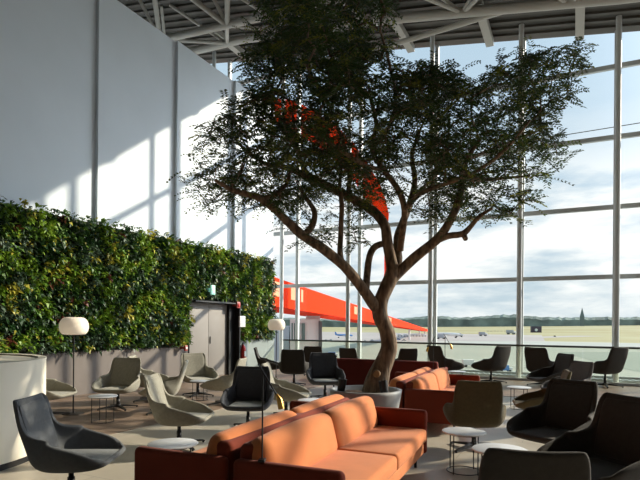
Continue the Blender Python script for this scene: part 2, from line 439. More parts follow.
p = wy(235.5, 305); s = wallbox('fire_alarm_sounder', p.y, p.z, .16, .19, M_redbox, 'dark red alarm sounder box beside the top right corner of the door', 'alarm')
b = MB(); b.rbox(.27,.29,-.05,.05,-.05,.05,.008); b.build('grille', M_exting, s)
p = wy(239.5, 321.5); s = wallbox('notice_sign', p.y, p.z, .28, .33, mat('white_notice', (.72,.73,.78), .5), 'white square notice on the plant wall right of the door', 'sign')
b = MB()
for i in range(5): b.box(.27,.273,-.10,.10-.03*(i%2),.08-i*.045,.09-i*.045)
b.build('printed_lines', MATS['grey_planter'], s)
p = wy(185, 348); s = wallbox('call_point', p.y, p.z, .10, .14, M_redbox, 'small red manual call point on the taupe panel left of the door', 'alarm', dep=-.02)
b = MB(); b.rbox(.20,.21,-.03,.03,-.03,.03,.003); b.build('window', M_white, s)
p = wy(183, 281.5, XL+.4)
# fire extinguisher
p = wy(243, 353, XL+.35)
fe = empty('fire_extinguisher', (XL+.35, p.y, .36), 0, 'red fire extinguisher hanging on the panel right of the black door frame', 'fire extinguisher')
b = MB(); b.lathe([(.0,0),(.07,0),(.085,.02),(.085,.42),(.06,.48),(.025,.51),(.02,.54)], n=20); b.build('cylinder', M_exting, fe)
b = MB(); b.box(-.02,.02,-.03,.05,.54,.57); b.box(-.01,.01,-.02,.11,.58,.60); b.build('valve_handle', M_black, fe)
b = MB(); b.tube([(0,-.03,.55),(0,-.1,.5),(0,-.105,.35),(0,-.1,.15)], .013, n=8); b.build('hose', M_black, fe)
b = MB(); b.box(.084,.088,-.05,.05,.17,.33); b.build('paper_label', M_white, fe)
b = MB(); b.box(-.16,-.08,-.04,.04,.2,.5); b.build('wall_bracket', M_black, fe)

# ------------------------------------------------------------------ curved counter
cc = empty('curved_counter', (-6.42, 3.12, 0), 0, 'round cream white counter enclosure with brown inner lining at the left edge', 'counter')
def ring(r0, r1, z0, z1, n=72):
    b = MB(); b.lathe([(r0,z0),(r1,z0),(r1,z1),(r0,z1),(r0,z0)], n=n); return b
o = ring(1.235, 1.27, .07, 1.07).build('outer_shell', M_cream, cc); sharp(weld(o))
o = ring(1.10, 1.234, .0, 1.05).build('inner_lining', M_brown, cc); sharp(weld(o))
o = ring(1.19, 1.275, 1.07, 1.09).build('top_rim', M_cream, cc); sharp(weld(o))
o = ring(1.236, 1.25, .0, .069).build('plinth', M_black, cc); sharp(weld(o))

# ------------------------------------------------------------------ chairs
ROWS = [ # cx, cz, halfwidth, side(dx,dy,dz)
 (.365,.372,.20,(-.065,.055,.01)),
 (.35,.342,.215,(-.06,.085,.06)),
 (.25,.310,.235,(-.01,.10,.135)),
 (.11,.297,.24,(.02,.105,.185)),
 (-.03,.293,.24,(.05,.11,.215)),
 (-.14,.30,.24,(.10,.11,.23)),
 (-.205,.34,.24,(.15,.105,.205)),
 (-.238,.41,.24,(.19,.085,.145)),
 (-.262,.49,.242,(.13,.05,.07)),
 (-.285,.56,.245,(.05,.02,.015)),
 (-.31,.64,.248,(.03,.01,.0)),
 (-.335,.74,.248,(.025,.005,.0)),
 (-.36,.83,.24,(.02,-.0,-.01)),
 (-.372,.868,.225,(.018,-.012,-.035)),
]
TS = [-1,-.93,-.84,-.74,-.64,-.5,-.25,0,.25,.5,.64,.74,.84,.93,1]
def shell_grid():
    g = []
    for (cx,cz,hw,sd) in ROWS:
        row = []
        for t in TS:
            at = abs(t); sg = 1 if t >= 0 else -1
            if at <= .6:
                q = at/.6; row.append(Vector((cx + .012*q*q, sg*hw*q, cz + .01*q*q)))
            else:
                q = (at-.6)/.4
                y = hw + sd[1]*(math.sin(q*PI/2)); e = q**1.6
                row.append(Vector((cx + .012 + sd[0]*e, sg*y, cz + .01 + sd[2]*e)))
        g.append(row)
    return g
def make_shell():
    g = shell_grid(); n = len(TS); vs = [p for r in g for p in r]; fs = []
    for i in range(len(g)-1):
        for j in range(n-1): fs.append((i*n+j, i*n+j+1, (i+1)*n+j+1, (i+1)*n+j))
    b = MB(); b.add(vs, fs, None, True); o = b.build('shell', M_fab['grey'])
    m = o.modifiers.new('s','SOLIDIFY'); m.thickness = .045; m.offset = 0; m = o.modifiers.new('u','SUBSURF'); m.levels = 2; m.render_levels = 2
    dg = bpy.context.evaluated_depsgraph_get(); me = bpy.data.meshes.new_from_object(o.evaluated_get(dg)); me.name = 'shell'
    bpy.data.objects.remove(o)
    for p in me.polygons: p.use_smooth = True
    return me
SHELL = make_shell()
def cushion_mesh():
    b = MB(); n = 14
    # seat pad
    b.rbox(-.20,.345,-.225,.225,.325,.375,.022, puff=.012)
    return b
def back_pad():
    b = MB(); rows = [(-.207,.40,.215),(-.232,.47,.222),(-.257,.55,.228),(-.287,.64,.232),(-.315,.74,.232),(-.342,.835,.222)]
    vs = []; fs = []; T2 = [-1,-.8,-.4,0,.4,.8,1]
    for (cx,cz,hw) in rows:
        for t in T2: vs.append((cx+.012*abs(t)+.002, hw*t, cz))
    for i in range(len(rows)-1):
        for j in range(6): fs.append((i*7+j, i*7+j+1, (i+1)*7+j+1, (i+1)*7+j))
    b.add(vs, fs, None, True); o = b.build('tmp', None)
    m = o.modifiers.new('s','SOLIDIFY'); m.thickness = .02; m.offset = 0; m = o.modifiers.new('u','SUBSURF'); m.levels = 2; m.render_levels = 2
    dg = bpy.context.evaluated_depsgraph_get(); me = bpy.data.meshes.new_from_object(o.evaluated_get(dg)); me.name = 'back_pad'
    bpy.data.objects.remove(o)
    for p in me.polygons: p.use_smooth = True
    return me
BACKPAD = back_pad()
def leg_mesh(k):
    a = PI/4 + k*PI/2; c, s_ = math.cos(a), math.sin(a)
    b = MB(); w0, w1 = .026, .018
    pr = [(0,.075,.03,w0),(.1,.07,.03,w0),(.33,.035,.012,w1),(.35,.024,.010,w1)]
    vs = []; fs = []
    for (r,zt,h,w) in pr:
        for (yy,zz) in ((-w,zt-h*1.2),(w,zt-h*1.2),(w,zt),(-w,zt)):
            vs.append((r*c - yy*s_, r*s_ + yy*c, max(.012,zz)))
    for i in range(len(pr)-1):
        for j in range(4): fs.append((i*4+j, i*4+(j+1)%4, (i+1)*4+(j+1)%4, (i+1)*4+j))
    fs += [(3,2,1,0), tuple(len(vs)-4+j for j in range(4))]
    b.add(vs, fs)
    b.lathe([(.014,0),(.014,.014)], c=(.335*c,.335*s_,0), n=10)
    return b
def make_chair(kind):
    t = empty('lounge_chair', (0,0,0))
    o = bpy.data.objects.new('shell', SHELL.copy()); COL.objects.link(o); o.parent = t; o.data.materials.clear(); o.data.materials.append(M_fab[kind])
    o = bpy.data.objects.new('back_pad', BACKPAD.copy()); COL.objects.link(o); o.parent = t; o.data.materials.clear(); o.data.materials.append(M_fab[kind])
    o = cushion_mesh().build('seat_cushion', M_pad[kind], t)
    b = MB(); b.lathe([(.03,.05),(.03,.19),(.022,.19),(.022,.27),(.09,.275),(.11,.285)], n=20); b.build('column', M_black, t)
    b = MB(); b.lathe([(.05,.03),(.052,.075),(.035,.085),(.0,.088)], n=20); b.build('hub', M_black, t)
    for k in range(4): leg_mesh(k).build('leg', M_black, t)
    index_kids(t)
    return t
PROTO = {}
CHG = 'high-backed shell lounge chairs around the hall'
def chair(u, v, ang, kind, label, s=1.0, xy=None):
    if kind not in PROTO: PROTO[kind] = make_chair(kind); o = PROTO[kind]
    else: o = copy_tree(PROTO[kind])
    p = G(u, v) if xy is None else Vector((*xy, 0))
    z = .006 if (p.y > 11.8 or (p.x < -5.6 and p.y > 3.2)) else 0
    o.location = (p.x, p.y, z); o.rotation_euler = (0,0,rad(ang)); o.scale = (s,)*3
    tag(o, label, 'chair', CHG)
    return o
chair(71, 499, 29, 'charcoal', 'charcoal shell chair beside the cream counter, nearest at lower left', 1.0)
chair(179, 446, 24, 'grey', 'warm grey shell chair turned right, just behind the near sofa arm')
chair(118, 409, -68, 'grey', 'grey shell chair facing us with a wire table in front, before the taupe wall panel')
chair(150, 401, 30, 'grey', 'grey shell chair turned right, half hidden between the taupe panel and a chair facing left')
chair(164, 413, 216, 'grey', 'grey shell chair turned left with sunlit back edge, left of the double door')
chair(198, 396, -32, 'grey', 'grey shell chair in front of the taupe double door, facing us')
chair(224, 405, 198, 'grey', 'grey shell chair turned left below the fire extinguisher, partly hidden')
chair(248, 429, -66, 'lit_seat', 'dark chair with painted sunlit seat facing us behind the back-to-back orange sofas')
chair(268, 380, 28, 'dark', 'dark shell chair turned right under the small far globe lamp')
chair(294, 386, 112, 'dark', 'dark chair seen from behind, just right of the small far globe lamp', 1.04)
chair(312, 375, 120, 'dark', 'small dark chair back close to the railing in front of the white building')
chair(325, 399, -56, 'lit_seat', 'dark chair with painted sunlit seat facing us left of the tree planter', 1.06)
chair(286, 417, 20, 'grey', 'grey shell chair turned right behind the brass reading lamp')
chair(353, 379, 84, 'dark', 'dark chair back at the railing left of the tree trunk')
chair(404, 379, 128, 'dark', 'dark chair back at the railing just right of the tree trunk')
chair(445, 382, 52, 'dark', 'dark chair turned right at the railing behind the far orange sofa', 1.12)
chair(491, 383, 148, 'dark', 'dark chair turned left at the railing, between the two middle mullions', 1.14)
chair(543, 386, 64, 'dark', 'dark chair back at the railing, just right of the mullion beside the low screen', 1.13)
chair(550, 397, 216, 'dark', 'dark chair turned left in front of the railing chair backs at right', 1.06)
chair(567, 409, 222, 'slate', 'slate grey chair turned left behind the large dark armchair')
chair(541, 429, 190, 'olive', 'olive brown chair mostly hidden behind the large dark armchair')
chair(553, 469, 240, 'dark', 'large dark shell chair facing left with sunlit right arm, at lower right', 1.06)
chair(600, 518, 230, 'dark', 'dark shell chair cut off by the right edge of the view', 1.08)
chair(0, 0, 106, 'dark', 'nearest dark chair seen from behind at the bottom edge, only its back visible', xy=tuple(Q(523, 325, 3.0).xy))
chair(474, 449, 108, 'olive', 'brown chair seen from behind with a wire table at its feet, right of the planter', 1.0)
chair(46, 417, 22, 'grey', 'pale grey chair seat peeking out behind the cream counter')
chair(605, 387, 140, 'dark', 'dark chair turned left at the railing, rightmost by the window wall', 1.17)

# ------------------------------------------------------------------ side tables
def make_table():
    t = empty('side_table')
    b = MB(); b.lathe([(0,.405),(.215,.405),(.222,.409),(.222,.417),(.215,.421),(0,.421)], n=40); sharp(b.build('table_top', M_tab, t))
    for k in range(4):
        a = PI/4+k*PI/2; b = MB(); b.tube([(.17*math.cos(a),.17*math.sin(a),.0),(.17*math.cos(a),.17*math.sin(a),.406)], .006, n=8); b.build('leg', M_black, t)
    b = MB(); n = 36; b.tube([(.17*math.cos(2*PI*i/n),.17*math.sin(2*PI*i/n),.012) for i in range(n+1)], .0055, n=6, caps=False); b.build('base_ring', M_black, t)
    b = MB(); b.tube([(.17*math.cos(2*PI*i/n),.17*math.sin(2*PI*i/n),.396) for i in range(n+1)], .0055, n=6, caps=False); b.build('top_ring', M_black, t)
    index_kids(t); return t
tproto = None
for (u, v, s, lab) in [
   (464, 431, 1.0, 'white topped wire side table at the foot of the brown chair right of the planter'),
   (103, 396, .95, 'white topped wire side table beside the globe lamp on the left'),
   (173, 443, 1.0, 'white round side table in front of the warm grey chair behind the near sofa arm'),
   (519, 387, .95, 'white round side table by the railing, left of the dark chairs at right'),
   (500, 449, 1.05, 'white round side table behind the nearest dark chair back at lower right'),
   (200, 381, .9, 'white topped wire side table in front of the double door'),
   (312, 400, .95, 'white round side table left of the planter behind the orange sofa'),
   (457, 371.5, .95, 'white round side table between the two railing chairs behind the far sofa')]:
    o = tproto if False else None
    if tproto is None: tproto = make_table(); o = tproto
    else: o = copy_tree(tproto)
    p = G(u, v, .42*s); z = .006 if (p.y > 11.8 or (p.x < -5.6 and p.y > 3.2)) else 0
    o.location = (p.x, p.y, z); o.scale = (s,s,s); o.rotation_euler = (0,0,rad(20)); tag(o, lab, 'side table', 'round wire side tables')

# ------------------------------------------------------------------ sofas (local: front +X, length along Y)
def make_sofa(L=2.66, D=.79, bh=.69, ch=.37, body=M_orange, arm=M_orange_arm, short=False):
    t = empty('sofa'); h = L/2
    b = MB(); b.rbox(.06, D-.02, -h+.09, h-.09, .13, .27, .03); b.build('seat_base', body, t)
    for s in (-1, 1):
        y0, y1 = (h-.09, h) if s > 0 else (-h, -h+.09)
        b = MB(); b.rbox(.0, D, y0, y1, .13, .60, .042, seg=4); b.build('arm', arm, t)
    b = MB(); b.rbox(.0, .15, -h+.08, h-.08, .13, bh, .05, seg=4); b.build('back_frame', arm, t)
    n = 2; w = (2*h-.18)/n
    for i in range(n):
        y0 = -h+.09+i*w+.004; y1 = y0+w-.008
        b = MB(); b.rbox(.17, D+.01, y0, y1, .265, .41, .04, seg=4, puff=.012); b.build('seat_cushion', body, t)
        b = MB(); M = Matrix.Translation((.20,0,.36)) @ Matrix.Rotation(rad(-14), 4, 'Y')
        b.rbox(-.09, .10, y0, y1, 0, ch, .085, seg=5, puff=.02, M=M); b.build('back_cushion', body, t)
    for (x, y) in ((.1,-h+.15),(.1,h-.15),(D-.1,-h+.15),(D-.1,h-.15)):
        b = MB(); b.lathe([(.014,0),(.018,.135)], c=(x,y,0), n=12); b.build('leg', M_black, t)
    index_kids(t); return t
XB = -2.17
s1 = make_sofa(); s1.location = (XB+.045, 4.18, 0); s1.rotation_euler = (0,0,rad(3.3))
tag(s1, 'orange two-seat sofa facing right in the foreground, with two sunlit back cushions', 'sofa', 'orange two-seat sofas')
s2 = copy_tree(s1); s2.location = (XB-.01, 4.18, 0); s2.rotation_euler = (0,0,PI+rad(3.3))
tag(s2, 'orange two-seat sofa facing left, back to back with the foreground sofa', 'sofa', 'orange two-seat sofas')
s3 = copy_tree(s1); s3.location = (XB-.10, 8.55, 0); s3.rotation_euler = (0,0,rad(3.3))
tag(s3, 'orange two-seat sofa facing right beyond the tree planter', 'sofa', 'orange two-seat sofas')
s4 = copy_tree(s1); s4.location = (XB-.12, 8.55, 0); s4.rotation_euler = (0,0,PI+rad(3.3))
tag(s4, 'orange two-seat sofa facing left beyond the planter, mostly hidden by it', 'sofa', 'orange two-seat sofas')
s5 = make_sofa(2.6, .8, .75, .34, M_orange, M_burg); s5.location = (-3.78, 10.75, 0); s5.rotation_euler = (0,0,PI/2+rad(2))
tag(s5, 'burgundy backed sofa seen from behind, facing the window behind the planter', 'sofa')

# ------------------------------------------------------------------ planter and tree
PC = G(370, 388, .66); PCx, PCy = -2.47, 6.42
pl = empty('tree_planter', (PCx, PCy, 0), 0, 'round grey tapered planter holding the indoor tree between the sofas', 'planter')
b = MB(); b.lathe([(.34,0),(.36,.0),(.47,.62),(.475,.66),(.44,.665),(.42,.655),(.405,.58)], n=48); 
# inner closing handled by the soil
b.build('pot', M_planter, pl)
b = MB(); vs = [(0,0,.60)]; fs = []
n = 24
for r in (.12,.25,.39):
    for k in range(n):
        a = 2*PI*k/n; vs.append((r*math.cos(a), r*math.sin(a), .59 + .02*random.random()))
for k in range(n): fs.append((0,1+k,1+(k+1)%n))
for j in range(2):
    for k in range(n): fs.append((1+j*n+k, 1+(j+1)*n+k, 1+(j+1)*n+(k+1)%n, 1+j*n+(k+1)%n))
b.add(vs, fs, None, True); b.build('soil', M_soil, pl)
for (dx, dy, an, lab) in ((-.29,-.16,10,'small black uplight standing on the planter left of the trunk'), (.31,-.12,-8,'small black uplight standing on the planter right of the trunk')):
    o = empty('uplight', (PCx+dx, PCy+dy, .60), 0, lab, 'uplight', 'planter uplights'); o.rotation_euler = (0, rad(an), 0)
    b = MB(); b.lathe([(0,.0),(.045,.0),(.05,.03),(.055,.2),(.048,.2),(.045,.17),(0,.165)], n=20); sharp(b.build('housing', M_black, o))
    b = MB(); b.lathe([(.0,.172),(.044,.172),(.044,.176),(0,.176)], n=20); b.build('lens', M_greyv, o)

D0 = (Vector((PCx,PCy,CH))-CAM).dot(Fv)
def TP(u, v, dz=0.0): return Q(u, v, D0+dz)
pxm = D0/FPX
trunk_paths = [
 # (list of (u, v, depth, width px))
 [(376,392,.0,30),(377,384,.0,25),(381,370,.0,21),(386,358,.0,18.5),(389,346,.0,17),(386,330,.02,16),(380,316,.0,16),(381,302,.0,15),(386,288,.0,15),(392,274,.02,15),(391,262,.04,12),(387,240,.06,11),(384,224,.1,10.5),(371,209,.15,10),(347,196,.2,9.5),(325,185,.3,9),(310,177,.35,8),(284,167,.5,6.5),(266,164,.6,5),(250,153,.7,4),(236,142,.8,3)],
 [(380,312,.0,12),(373,303,-.05,12),(359,283,-.15,11),(344,266,-.25,10.5),(325,250,-.35,10),(302,235,-.45,9.5),(284,218,-.55,8),(261,199,-.65,7),(246,194,-.7,5.5),(232,190,-.8,4.5),(215,180,-.9,3)],
 [(303,236,-.45,7),(312,226,-.4,6.5),(315,212,-.35,5.5),(308,200,-.3,4.5),(300,188,-.3,3)],
 [(261,199,-.65,4.5),(276,194,-.5,5),(286,184,-.4,4),(290,170,-.3,3)],
 [(341,262,-.27,7),(340,250,-.2,6),(341,228,-.1,5.5),(342,205,-.1,5),(340,185,.0,4),(343,160,.1,3)],
 [(366,293,-.1,8),(367,278,.0,7.5),(370,256,.1,7.5),(376,246,.12,7),(388,243,.1,6)],
 [(388,284,.0,10),(399,272,.02,11),(410,262,.0,11),(424,250,-.1,10),(436,240,-.2,9.5),(446,228,-.3,8.5),(455,210,-.35,8),(460,196,-.4,7),(462,178,-.45,6),(466,160,-.5,4.5),(480,140,-.6,3.5)],
 [(434,242,-.2,6),(448,236,-.3,6.5),(462,234,-.35,6.5),(470,227,-.4,5),(480,216,-.5,4),(492,208,-.6,2.5)],
 [(396,276,.03,9),(398,258,.2,9),(397,238,.35,8.5),(403,222,.5,8),(411,200,.6,7.5),(415,180,.7,6.5),(412,155,.8,5),(420,130,.9,3.5)],
 [(400,250,.2,8),(403,228,.0,7),(405,210,-.2,6.5),(398,190,-.3,6),(384,170,-.4,5.5),(372,150,-.5,5),(376,125,-.6,4),(370,95,-.7,3)],
 [(411,200,.6,6),(425,186,.8,5),(438,172,1.0,4.5),(446,150,1.1,3.5),(450,120,1.2,2.5)],
 [(310,177,.35,5),(300,160,.4,4.5),(296,140,.5,4),(292,110,.6,3)],
 [(347,196,.2,6),(350,175,.5,5),(345,150,.8,4.5),(335,120,1.0,3.5),(322,90,1.1,2.5)],
 [(405,210,-.2,5),(420,194,-.6,4.5),(445,184,-.9,4),(475,172,-1.1,3.5),(505,150,-1.2,3),(530,120,-1.2,2)],
 [(384,170,-.4,4),(365,165,-.8,4),(340,150,-1.1,3.5),(310,130,-1.2,2.5)],
 [(372,150,-.5,4.5),(390,125,-.4,4),(396,95,-.3,3.5),(388,60,-.3,3),(380,30,-.3,2)],
 [(466,160,-.5,4),(490,150,.0,3.5),(515,140,.2,3),(540,130,.3,2)],
 [(462,178,-.45,4.5),(482,180,-.3,4),(505,178,-.2,3),(530,176,-.1,2)],
]
class Node:
    __slots__ = ('p','r','par','n')
tb = MB(); nodes = []
def smooth_path(P, k=3):
    out = []
    for i in range(len(P)-1):
        a = P[max(0,i-1)]; b_ = P[i]; c = P[i+1]; d_ = P[min(len(P)-1,i+2)]
        for j in range(k):
            t = j/k
            out.append(tuple(.5*((2*b_[q]) + (-a[q]+c[q])*t + (2*a[q]-5*b_[q]+4*c[q]-d_[q])*t*t + (-a[q]+3*b_[q]-3*c[q]+d_[q])*t**3) for q in range(4)))
    out.append(P[-1]); return out
ORIG = Vector((PCx, PCy, .6))
for pth in trunk_paths:
    sp = smooth_path(pth)
    pts = [TP(q[0], q[1], q[2]) for q in sp]; rs = []
    for i, q in enumerate(sp):
        rr = q[3]*.5*pxm*.95
        rr *= 1 + .09*noise.noise(Vector((q[0]*.06, q[1]*.06, 3)))
        rs.append(rr)
    wob = [p + Vector((noise.noise(p*3), noise.noise(p*3+Vector((9,0,0))), 0))*.012 for p in pts]
    tb.tube([p-ORIG for p in wob], rs, n=14)
    for p, r in zip(wob, rs): nodes.append((p, r))
tree = empty('indoor_tree', ORIG, 0, 'tall indoor tree with twisting brown trunk and wide dark green crown in the grey planter', 'tree')
# canopy clusters
POLY = [(183,178),(190,150),(200,128),(222,110),(240,88),(242,50),(250,20),(262,-25),(300,-45),(385,-45),(394,10),(398,48),(425,60),(450,52),(474,74),(500,58),(530,47),(560,38),(588,34),(588,60),(575,85),(576,105),(556,128),(567,152),(562,172),(543,186),(530,208),(512,218),(490,200),(465,206),(440,212),(425,196),(405,200),(388,205),(362,225),(346,215),(330,208),(312,228),(292,214),(262,205),(236,200),(216,214),(203,210),(190,192)]
def inside(x, y):
    c = False; j = len(POLY)-1
    for i in range(len(POLY)):
        xi, yi = POLY[i]; xj, yj = POLY[j]
        if (yi > y) != (yj > y) and x < (xj-xi)*(y-yi)/(yj-yi)+xi: c = not c
        j = i
    return c
def edge_dist(x, y):
    m = 1e9
    for i in range(len(POLY)):
        ax, ay = POLY[i]; bx_, by = POLY[(i+1) % len(POLY)]
        dx, dy = bx_-ax, by-ay; t = max(0, min(1, ((x-ax)*dx+(y-ay)*dy)/(dx*dx+dy*dy)))
        m = min(m, math.hypot(x-ax-dx*t, y-ay-dy*t))
    return m
rc = random.Random(21); centers = []; cpx = []
for (u, v, dz) in ((474,212,-.45),(484,208,-.5),(493,203,-.55),(500,210,-.6),(511,214,-.7),(520,203,-.8),(529,199,-.9),(466,204,-.4),(453,206,-.2),(440,214,-.6),(430,206,-.7),(423,214,-.9),(528,176,-.2),(543,171,-.3),(455,192,.3),(475,190,-.9),(505,190,-.9),(244,200,-.6),(262,206,-.4),(280,206,-.9),(294,222,-.2),(322,236,-.1),(312,240,-.5),(350,232,.2),(356,242,.3),(335,222,.4)):
    centers.append(CAM + (TP(u, v, 0)-CAM)*((D0+dz)/D0)); cpx.append((u, v))
tries = 0
while len(centers) < 560 and tries < 90000:
    tries += 1
    u = rc.uniform(180, 595); v = rc.uniform(-48, 232)
    if not inside(u, v): continue
    ed = edge_dist(u, v)
    if ed < 7: continue
    # openness: thin areas let the sky show
    th = noise.noise(Vector((u*.028, v*.028, 1.7)))
    keep = 1.0
    if v > 175 and 225 < u < 470: keep = .75
    if u > 480: keep = .55
    if u < 260: keep = .65
    if th < -.10: keep *= .22
    if rc.random() > keep: continue
    half = 1.75*math.sqrt(min(1, ed/75.0))
    dz = rc.uniform(-half, half)
    p = TP(u, v, 0) + (Fv*dz)
    # keep the pixel position by moving along the ray
    p = CAM + (TP(u, v, 0)-CAM)*((D0+dz)/D0)
    if any((p-c)  .length < .20 for c in centers): continue
    centers.append(p); cpx.append((u, v))
# twig skeleton
import heapq
pts = [n[0] for n in nodes]; par = [-1]*len(pts); cnt = [0]*len(pts); n0 = len(pts)
minr = 1.0
cand = [i for i in range(n0) if nodes[i][1] < .055]
order = sorted(range(len(centers)), key=lambda i: min((centers[i]-pts[j]).length for j in cand))
act = list(cand); tips = []
for ci in order:
    c = centers[ci]; best = min(act, key=lambda j: (pts[j]-c).length)
    a = pts[best]; L = (c-a).length; ns = max(2, int(L/.16)); prev = best
    for k in range(1, ns+1):
        t = k/ns; q = a.lerp(c, t) + Vector((rc.uniform(-.03,.03), rc.uniform(-.03,.03), rc.uniform(-.02,.03)+.06*math.sin(t*PI)))*(1 if k < ns else .2)
        pts.append(q); par.append(prev); cnt.append(0); prev = len(pts)-1; act.append(prev)
    tips.append(prev)
for t in tips:
    j = t
    while j >= n0: cnt[j] += 1; j = par[j]
for j in range(n0, len(pts)):
    r = .0042*cnt[j]**.5; pj = par[j]; r0 = r if pj < n0 else .0042*cnt[pj]**.5
    tb.tube([pts[pj]-ORIG, pts[j]-ORIG], [min(r0, r*1.4), r], n=5, caps=False)
tb.build('trunk', M_bark, tree)
cp = TP(376, 374, -.17); b = MB()
b.tube([TP(377,373,-.02)-ORIG, TP(376.5,374,-.165)-ORIG], [.06,.05], n=14)
st = b.build('cut_branch_stub', M_bark, tree)
b = MB(); b.tube([TP(376.5,374,-.163)-ORIG, TP(376.4,374,-.17)-ORIG], [.047,.045], n=14); b.build('cut_face', M_cut, st)
cq = TP(464,235,-.36)-ORIG; b = MB(); b.tube([cq, cq+Vector((.03,-.05,-.06))], [.035,.03], n=10); b.build('cut_branch_stub', M_bark, tree)
# foliage
M_l = [leafmat('tree_leaf_dark', (.040,.078,.018), .34), leafmat('tree_leaf_mid', (.078,.125,.022), .42), leafmat('tree_leaf_light', (.19,.21,.03), .5), leafmat('tree_leaf_bluish', (.045,.078,.04), .3)]
lb = MB()
for ci, c in enumerate(centers):
    nf = rc.randint(10, 13)
    for k in range(nf):
        a = rc.uniform(0, 2*PI); el = rc.uniform(-.7, .8)
        dv = Vector((math.cos(a)*math.cos(el), math.sin(a)*math.cos(el), math.sin(el)))
        s0 = c + Vector((rc.gauss(0,.07), rc.gauss(0,.07), rc.gauss(0,.05)))
        FL = rc.uniform(.15,.30); npair = rc.randint(6,8)
        sd = dv.cross(Vector((rc.uniform(-.3,.3),rc.uniform(-.3,.3),1))).normalized()
        lo = Vector((0,0,-1)); mm = M_l[0] if rc.random() < .5 else rc.choice(M_l)
        stem_end = s0
        tb2 = []
        for q in range(npair):
            t = (q+.6)/npair
            p = s0 + dv*FL*t + lo*(.10*t*t*FL*3)
            for sg in (-1, 1):
                ld = (sd*sg + dv*.55 + Vector((0,0,rc.uniform(-.35,.05)))).normalized()
                leaf_quads(lb, p-ORIG, ld, Vector((rc.uniform(-.4,.4),rc.uniform(-.4,.4),1)).normalized(), rc.uniform(.046,.068), rc.uniform(.020,.030), mm, rc.uniform(0,.3))
        p1 = s0 + dv*FL + lo*(.3*FL); 
        lb.add([s0-ORIG, s0+Vector((0,0,.003))-ORIG, p1+Vector((0,0,.001))-ORIG, p1-ORIG], [(0,1,2,3)], M_bark)
lb.build('foliage', None, tree)
print('leaves', len(lb.f), 'clusters', len(centers), 'hedge')

# ------------------------------------------------------------------ lamps
def globe_lamp(u, v, dist, label):
    p = Q(u, v, dist); zc = p.z
    z = .006 if (p.y > 11.8 or p.x < -5.6) else 0
    t = empty('globe_floor_lamp', (p.x, p.y, z), 0, label, 'floor lamp', 'globe floor lamps'); zc -= z
    b = MB(); b.lathe([(0,0),(.17,0),(.17,.012),(.02,.018),(0,.018)], n=32); sharp(b.build('base', M_black, t))
    b = MB(); b.tube([(0,0,.015),(0,0,zc-.14)], .011, n=10); b.build('pole', M_black, t)
    prof = [(.0,-.135),(.12,-.135)] + [(.225*math.cos(a)**.55, .165*math.sin(a)) for a in [rad(q) for q in (-50,-38,-25,-12,0,12,25,38,50,62)]] + [(.115,.153),(0,.153)]
    b = MB(); b.lathe(prof, n=36, c=(0,0,zc)); sharp(b.build('lamp_shade', M_globe, t), 50)
    return t
globe_lamp(74, 326.5, 8.55, 'tall floor lamp with white opal globe before the plant wall on the left')
globe_lamp(276.5, 325, 13.5, 'far floor lamp with white opal globe in the corner by the glass')
def reading_lamp(x, y, z, ang, label, h=.62):
    t = empty('reading_lamp', (x, y, z), rad(ang), label, 'reading lamp', 'sofa arm reading lamps')
    b = MB(); b.rbox(-.022,.022,-.03,.03,0,.02,.004); b.build('clamp_base', M_black, t)
    b = MB(); b.tube([(0,0,.02),(0,0,h)], .0055, n=8); b.build('pole', M_black, t)
    b = MB(); b.tube([(-.03,0,h+.04),(0,0,h-.01),(.10,0,h-.17)], .0055, n=8); b.build('swing_arm', M_black, t)
    b = MB(); b.tube([(.092,0,h-.155),(.112,0,h-.19),(.125,0,h-.25)], [.008,.019,.021], n=14); b.build('brass_head', M_brass, t)
    return t
reading_lamp(-1.835, 2.90, .60, 20, 'slim black reading lamp with brass head rising from the foreground sofa arm', .60)
reading_lamp(XB-.02, 9.83, .60, 26, 'slim black reading lamp with brass head leaning right on the far sofa arm', .72)
reading_lamp(XB-.24, 9.83, .60, 206, 'slim black reading lamp with brass head leaning left on the far sofa arm', .66)

# ------------------------------------------------------------------ outside
GZ = -4.5
b = MB(); b.box(-900, 900, 17.6, 237, GZ-.5, GZ); struct(b.build('ground_apron', M_apron))
b = MB(); NX, NY = 40, 30; vs = []
for j in range(NY+1):
    for i in range(NX+1):
        x = -1500 + 3000*i/NX; y = 237 + 1200*(j/NY)**1.5
        vs.append((x, y, GZ + max(0, y-420)/730*(4.2 + 3.6*max(-.6, min(1.6, (x+260)/290)))))
b.add(vs, [(j*(NX+1)+i, j*(NX+1)+i+1, (j+1)*(NX+1)+i+1, (j+1)*(NX+1)+i) for j in range(NY) for i in range(NX)], None, True)
a1 = G(555, 336, GZ); 
struct(b.build('ground_airfield', M_field))
# far tarmac (image left) over the field and taxiways
b = MB()
def poly(pts_, z, m):
    vs = [G(u, v, z) for (u, v) in pts_]; b.add(vs, [tuple(range(len(vs)))], m)
poly([(250,341),(545,341),(541,334),(535,331.5),(250,331.5)], GZ+.03, M_apron_far)
poly([(560,352),(660,352),(660,376),(620,368)], GZ+.03, M_taxi)
poly([(541,336.5),(700,332.2),(700,333.2),(541,338.0)], GZ+.05, M_apron_far)
poly([(540,329.4),(700,326.6),(700,327.1),(540,330.0)], GZ+.05, M_apron_far)
poly([(430,356),(580,372),(580,373),(430,357)], GZ+.04, M_paint)
struct(b.build('ground_taxiways', None))
